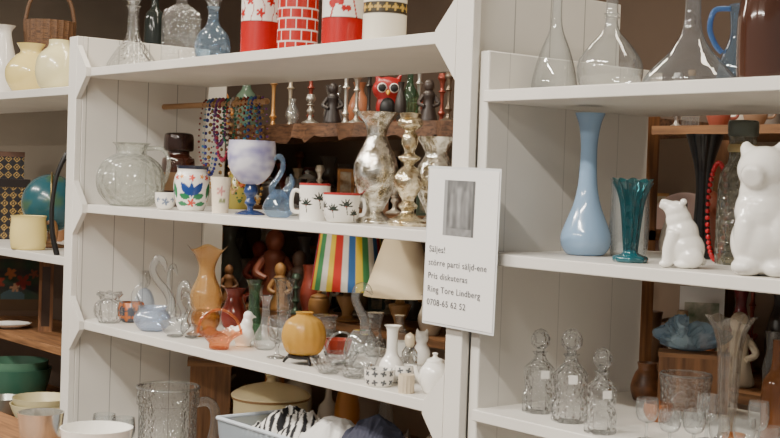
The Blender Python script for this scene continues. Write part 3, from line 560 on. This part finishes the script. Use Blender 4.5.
def clutter(x0,x1,step,y,z,h0,h1,seed):
    R=random.Random(seed); x=x0
    while x<x1:
        c,n=R.choice(PAL); h=R.uniform(h0,h1); X=str(round(x,4)); k=R.randrange(9); yy=y+R.uniform(-.02,.02)
        if k==0: bot(X,yy,z,h,h*.16+2,P(c,.15),n+' glass bottle with stopper')
        elif k==1: vas(X,yy,z,h,min(13,h*.25),P(c,.3),n+' glazed pottery vase')
        elif k==2: fig(X,yy,z,h*.9,c,n+' carved standing figurine')
        elif k==3: pot(X,yy,z,h*.7,10,c,n+' pottery jug with handle')
        elif k==4: cand(X,yy,z,h,c,.5,n+' turned candlestick')
        elif k==5:
            w=R.uniform(8,13); hh=h*.75
            T('picture_frame',n+' upright picture frame with pale print','picture frame',X,z,yy,[('frame',box(-w,w,-1,1,0,3)+box(-w,w,-1,1,hh-3,hh)+box(-w,3-w,-1,1,3,hh-3)+box(w-3,w,-1,1,3,hh-3),P(c,.4)),('print',box(-w+2,w-2,-.3,.9,2,hh-2),pm('print',(205,192,165),.6,nscale=30,c2=tuple(int(q*.8+20) for q in c)))],turn=R.uniform(-15,15))
        elif k==6: T('glass_vase','small clear glass vase','vase',X,z,yy,[('glass_vase',lathe([(7,0),(8,2),(10,h*.3),(6,h*.55),(9,h*.8)],24,3),SWG)])
        elif k==7:
            T('lidded_jar',n+' lidded ceramic jar with knob','jar',X,z,yy,[('body',lathe([(7,0),(9,2),(11,h*.25),(10,h*.45),(8,h*.5)],28,3),P(c,.3)),('lid',lathe([(9,h*.5),(8,h*.56),(2,h*.62),(3,h*.66),(0,h*.7)],28,3),P(tuple(int(q*.85) for q in c),.3))])
        else:
            hh=h*.55
            T('animal_figurine',n+' small animal figurine','figurine',X,z,yy,[('animal_figurine',(ell(0,0,9,9,6,7)+ell(-7,0,17,5,4.5,5)+tube([(-8,0,17),(-13,0,15)],[3.5,2])+tube([(-6,-3,20),(-5,-3,26)],[2,.8])+tube([(-6,3,20),(-5,3,26)],[2,.8])+tube([(-6,-3,8),(-6,-3,.5)],[2.2,2])+tube([(6,-3,8),(6,-3,.5)],[2.4,2])+tube([(-6,3,8),(-6,3,.5)],[2.2,2])+tube([(6,3,8),(6,3,.5)],[2.4,2])+tube([(8,0,11),(13,0,17)],[2,1])).sc(hh/26),P(c,.3))],remesh=.9)
        x+=step*R.uniform(.8,1.3)
z=bk[0]
for a in ((345,2.6,z,60,(220,220,212),.8),(356,2.5,z,52,(200,195,182),.8),(448,2.5,z,50,(120,105,90),.7),(368,2.6,z,62,(60,56,52),.4),(418,2.6,z,64,(200,200,195),.8),(310,2.46,z,30,(190,185,175),.8)): cand(*a)
fig(332,2.5,z,42,(45,38,36),'small dark bronze dancer figurine'); fig(428,2.52,z,44,(60,50,46),'dark carved figurine')
bot(409,2.56,z,58,9,GRNG,'green glass bottle with cork')
clutter(-4.45,-2.2,.13,2.68,z,34,70,13)
vas(292,2.45,z,26,7,SWG,'small clear glass vase'); vas(400,2.45,z,40,6,P((50,44,40),.4),'slim dark vase')
clutter(-4.5,-2.15,.085,2.72,bk[3],40,66,22); clutter(-4.4,-2.15,.09,2.60,bk[3],34,58,35); clutter(-4.35,-2.15,.10,2.46,bk[3],24,44,36)
z=bk[1]
fig(273,2.5,z,78,(150,84,62),'reddish-brown carved wooden figure'); fig(298,2.52,z,60,(104,80,66),'dark carved wooden figure'); fig(258,2.58,z,60,(165,80,66),'red costumed doll')
vas(228,2.55,z,70,15,P((150,160,152),.2),'grey-green ceramic vase'); pot(310,2.47,z,50,11,(165,74,58),'small red enamel jug'); pot(430,2.48,z,40,13,(200,190,172),'beige pottery jug')
clutter(-4.5,-2.2,.08,2.72,z,56,86,46); clutter(-4.4,-3.35,.10,2.62,z,40,76,47); clutter(-4.35,-3.3,.11,2.46,z,30,56,48)
clutter(-4.4,-2.2,.12,2.55,bk[2],50,90,51)
# back right
z=1.605
bot(690,2.6,z,60,9,SWG,'clear glass bottle'); cand(676,2.55,z,56,(200,195,190),.8); pot(718,2.55,z,34,12,(155,82,66),'small red-brown jug'); pot(755,2.5,z,30,12,(150,120,95),'small ochre jug')
clutter(-1.97,-1.25,.095,2.7,z,40,75,61)
z=1.27
T('plate','pinkish decorative plate standing upright','plate',683,z,2.62,[('plate',lathe([(0,0),(20,1),(30,3),(36,5)],48,3,.8).r('X',80).t(0,0,36),P((225,195,185),.3))])
vas(668,2.5,z,60,10,P((205,200,190),.3),'pale grey vase'); bot(722,2.55,z,100,11,P((80,58,48),.2),'dark brown bottle'); fig(708,2.5,z,80,(140,82,62),'reddish carved figure')
clutter(-1.80,-1.25,.07,2.72,z,70,120,71); clutter(-1.70,-1.25,.08,2.56,z,40,80,72)
T('bottle','white capped bottle','bottle',680,z,2.47,[('body',lathe([(9,0),(9.5,1),(9.5,44),(4,52),(4,58)],28,2),P((235,230,222),.3)),('cap',lathe([(5,57),(5,66),(0,67)],20,1),P((80,80,80)))])
z=bk[1]
T('picture_frame','white picture frame with green and brown print','picture frame',699,z,2.6,[('frame',box(-22,22,-1.5,1,0,5)+box(-22,22,-1.5,1,70,86)+box(-22,-17,-1.5,1,5,70)+box(17,22,-1.5,1,5,70),CER),('print',box(-18,18,-.6,.6,4,72),pm('green_print',(205,198,180),.5,nscale=20,c2=(90,120,85)))],turn=8)
vas(738,2.62,z,88,13,P((118,44,48),.2),'dark red glass vase'); pot(650,2.65,z,50,14,(125,98,74),'dark pottery jug')
clutter(-1.98,-1.25,.06,2.73,z,70,112,82); clutter(-1.95,-1.25,.07,2.5,z,56,92,84)
# ============================================================ FAR-LEFT unit items
sh1,sh2,sh3,sh4=1.712,1.187,.872,.612
YEL=pm('yellow_glaze',(232,212,138),.2,coat=.4)
T('vase','pale yellow ceramic vase with pinched neck','vase',30,sh1,1.86,[('vase',lathe([(12,0),(18,3),(24,14),(24,26),(16,37),(10,42),(14,50)],36,4,1),YEL)],turn=10)
T('vase','cream yellow round ceramic vase','vase',58,sh1,1.82,[('vase',lathe([(14,0),(19,4),(23,18),(20,34),(11,43),(10,50)],36,4,1),pm('cream_glaze',(232,222,172),.2,coat=.4))])
T('vase','tall white ceramic vase','vase',2,sh1,1.9,[('vase',lathe([(10,0),(12,3),(14,30),(9,56),(8,66),(12,72)],36,4,1),CER)])
T('basket','brown wicker basket with arched handle','basket',48,sh1,2.05,[('body',lathe([(14,0),(18,4),(24,60),(25,78)],48,6,1.5,1,.03,24),wood('wicker',(125,90,60),(66,45,32),0,20)),('handle',tube([(-24,0,76),(-18,0,100),(0,0,110),(18,0,100),(24,0,76)],2),wood('wicker_handle',(125,90,60),(66,45,32),0,20))])
def tin(x,y,z):
    u=(x+y+100)%8-4; w=z%8-4
    return (168,136,78) if abs(abs(u)+abs(w)-3)<.6 or hypot(u,w)<.9 else (34,30,32)
def tinbox(w,dp,h,n=60):
    v=[];f=[]
    for (ax0,ay0,ax1,ay1) in ((-w,-dp,w,-dp),(w,-dp,w,dp),(w,dp,-w,dp),(-w,dp,-w,-dp)):
        o=len(v)
        for j in range(n+1):
            for i in range(n+1): v.append((ax0+(ax1-ax0)*i/n,ay0+(ay1-ay0)*i/n,h*j/n))
        for j in range(n):
            for i in range(n): q=o+j*(n+1)+i; f.append((q,q+1,q+n+2,q+n+1))
    return (G(v,f)+box(-w+.1,w-.1,-dp+.1,dp-.1,h-1,h)).paint(tin)
T('cake_tin','dark patterned tin box with gold diamonds','tin',8,sh2,2.0,[('body',tinbox(19,12,52),PAINT),('lid',box(-20,20,-13,13,52,60),P((40,32,30),.3,.3))])
T('cake_tin','smaller dark patterned tin stacked on top','tin',6,sh2+60*spot(8,sh2,2.0)[1],2.0,[('body',tinbox(17,10,22),PAINT),('lid',box(-17.5,17.5,-10.5,10.5,22,27),P((95,62,42),.4))])
g=ell(0,0,44,29,seg=40)
T('globe','dark teal world globe on stand','globe',50,sh2,1.93,[('sphere',g.paint(lambda x,y,z:(60,92,72) if sin(x*.2+1)+sin(z*.22+y*.1)>.9 else (36,84,94)),PAINT),('stand',lathe([(16,0),(16,2),(4,5),(3,15)]),WOODB),('meridian',tube([(0,-30,44),(0,-21,65),(0,0,74.5),(0,21,65),(0,30,44),(0,21,23),(0,0,13.5),(0,-21,23),(0,-30,44)],1),P((150,130,80),.3,.8))])
T('mug','pale yellow ceramic mug with brown handle','mug',28,sh2,1.8,[('body',lathe([(14,0),(17,2),(18,16),(17,30),(18,34)],40,4,1.2),YEL),('handle',handle(17,27,8,28,2),P((120,85,50),.3))])
st=tube([(0,0,0),(-5,0,22),(-6,0,50),(-2,0,80),(6,0,100),(9,0,102)],[3,2.6,2.2,2.2,2.6,2],10)
T('curved_hook','black curved metal hook standing at the shelf end','hook',57,sh2,1.77,[('curved_hook',st,BLK)])
v=[];f=[];n=50
for j in range(n+1):
    for i in range(n+1): v.append((-30+60*i/n,-.8,4+54*j/n))
for j in range(n):
    for i in range(n): q=j*(n+1)+i; f.append((q,q+1,q+n+2,q+n+1))
def art(x,y,z):
    for cx,cz,R,c in ((-14,34,7,(150,66,50)),(-2,42,6,(165,100,60)),(10,34,8,(140,58,50)),(2,28,5,(170,130,100)),(20,42,5,(130,74,56))):
        if flower(x,z,cx,cz,R,5,cx): return c
    if z<16: return (96,74,52)
    if hypot(x/12,(z-18)/8)<1: return (80,100,104)
    return (62+int(10*sin(x*.3)),66+int(8*sin(z*.4)),56)
T('painting','framed dark painting with reddish flowers','picture',12,sh3,2.1,[('frame',box(-34,34,-1.5,1,0,5)+box(-34,34,-1.5,1,57,62)+box(-34,-29,-1.5,1,5,57)+box(29,34,-1.5,1,5,57),P((100,74,52),.5)),('canvas',G(v,f).paint(art),CLOTHM)])
T('picture_frame','narrow dark wooden frame leaning upright','picture frame',45,sh3,2.0,[('frame',box(-7,7,-1,1,0,5)+box(-7,7,-1,1,65,70)+box(-7,-4,-1,1,5,65)+box(4,7,-1,1,5,65),WOODV),('backing',box(-5,5,-.2,.8,3,67),P((60,42,30)))])
T('plate','white oval serving plate','plate',10,sh3,1.93,[('plate',lathe([(10,0),(12,1),(18,3),(21,5)],48,3,.7),CER)])
T('bowl','dark green enamel basin','bowl',16,sh4,1.92,[('bowl',lathe([(22,0),(25,3),(31,20),(34,36)],48,4,1.2),P((58,100,82),.3))])
s4=spot(16,sh4,1.92)[1]
T('bowl','green enamel basin nested in another basin','bowl',16,sh4+9*s4,1.92,[('bowl',lathe([(20,0),(23,3),(29,20),(31,34)],48,4,1.2),P((84,124,102),.3))])
T('bowl','cream enamel bowl with green rim','bowl',42,sh4,1.80,[('bowl',lathe([(16,0),(20,2),(28,16),(32,26)],48,4,1.2),P((228,216,172),.3))])
T('bowl','cream enamel bowl nested in another bowl','bowl',42,sh4+8*spot(42,sh4,1.8)[1],1.80,[('bowl',lathe([(15,0),(18,2),(26,14),(30,24)],48,4,1.2),P((210,200,160),.3))])
T('bowl','grey metal bowl','bowl',4,sh4,1.79,[('bowl',lathe([(12,0),(14,2),(18,10),(21,18)],48,4,1.2),P((170,170,162),.3,.8))])
clutter(-4.9,-3.75,.11,2.12,sh2,40,70,91); clutter(-4.9,-4.2,.12,2.1,sh1,40,70,92)
# ============================================================ LIGHT
def area(loc,sx,sy,e,c=(1,.935,.84),rot=(0,0,0)):
    l=bpy.data.lights.new('ceiling_or_fill_light','AREA'); l.shape='RECTANGLE'; l.size=sx; l.size_y=sy; l.energy=e; l.color=c
    o=bpy.data.objects.new('ceiling_or_fill_light',l); COL.objects.link(o); o.location=loc; o.rotation_euler=rot
area((-1.2,.1,2.7),1.3,.1,64); area((-2.9,.3,2.7),1.3,.1,70); area((-1.0,-1.6,2.7),1.3,.1,62); area((-4.9,.6,2.7),1.3,.1,38); area((-2.8,-1.6,2.7),1.3,.1,60)
area((-3.3,2.15,2.7),1.5,.15,20,(1,.88,.7)); area((-1.4,2.2,2.7),1.2,.15,10,(1,.88,.7))  # warm fill lamps, added behind the front units to brighten the back shelves
w=bpy.data.worlds.new('world'); scene.world=w; w.use_nodes=True; w.node_tree.nodes['Background'].inputs[0].default_value=(1,.95,.87,1); w.node_tree.nodes['Background'].inputs[1].default_value=.42
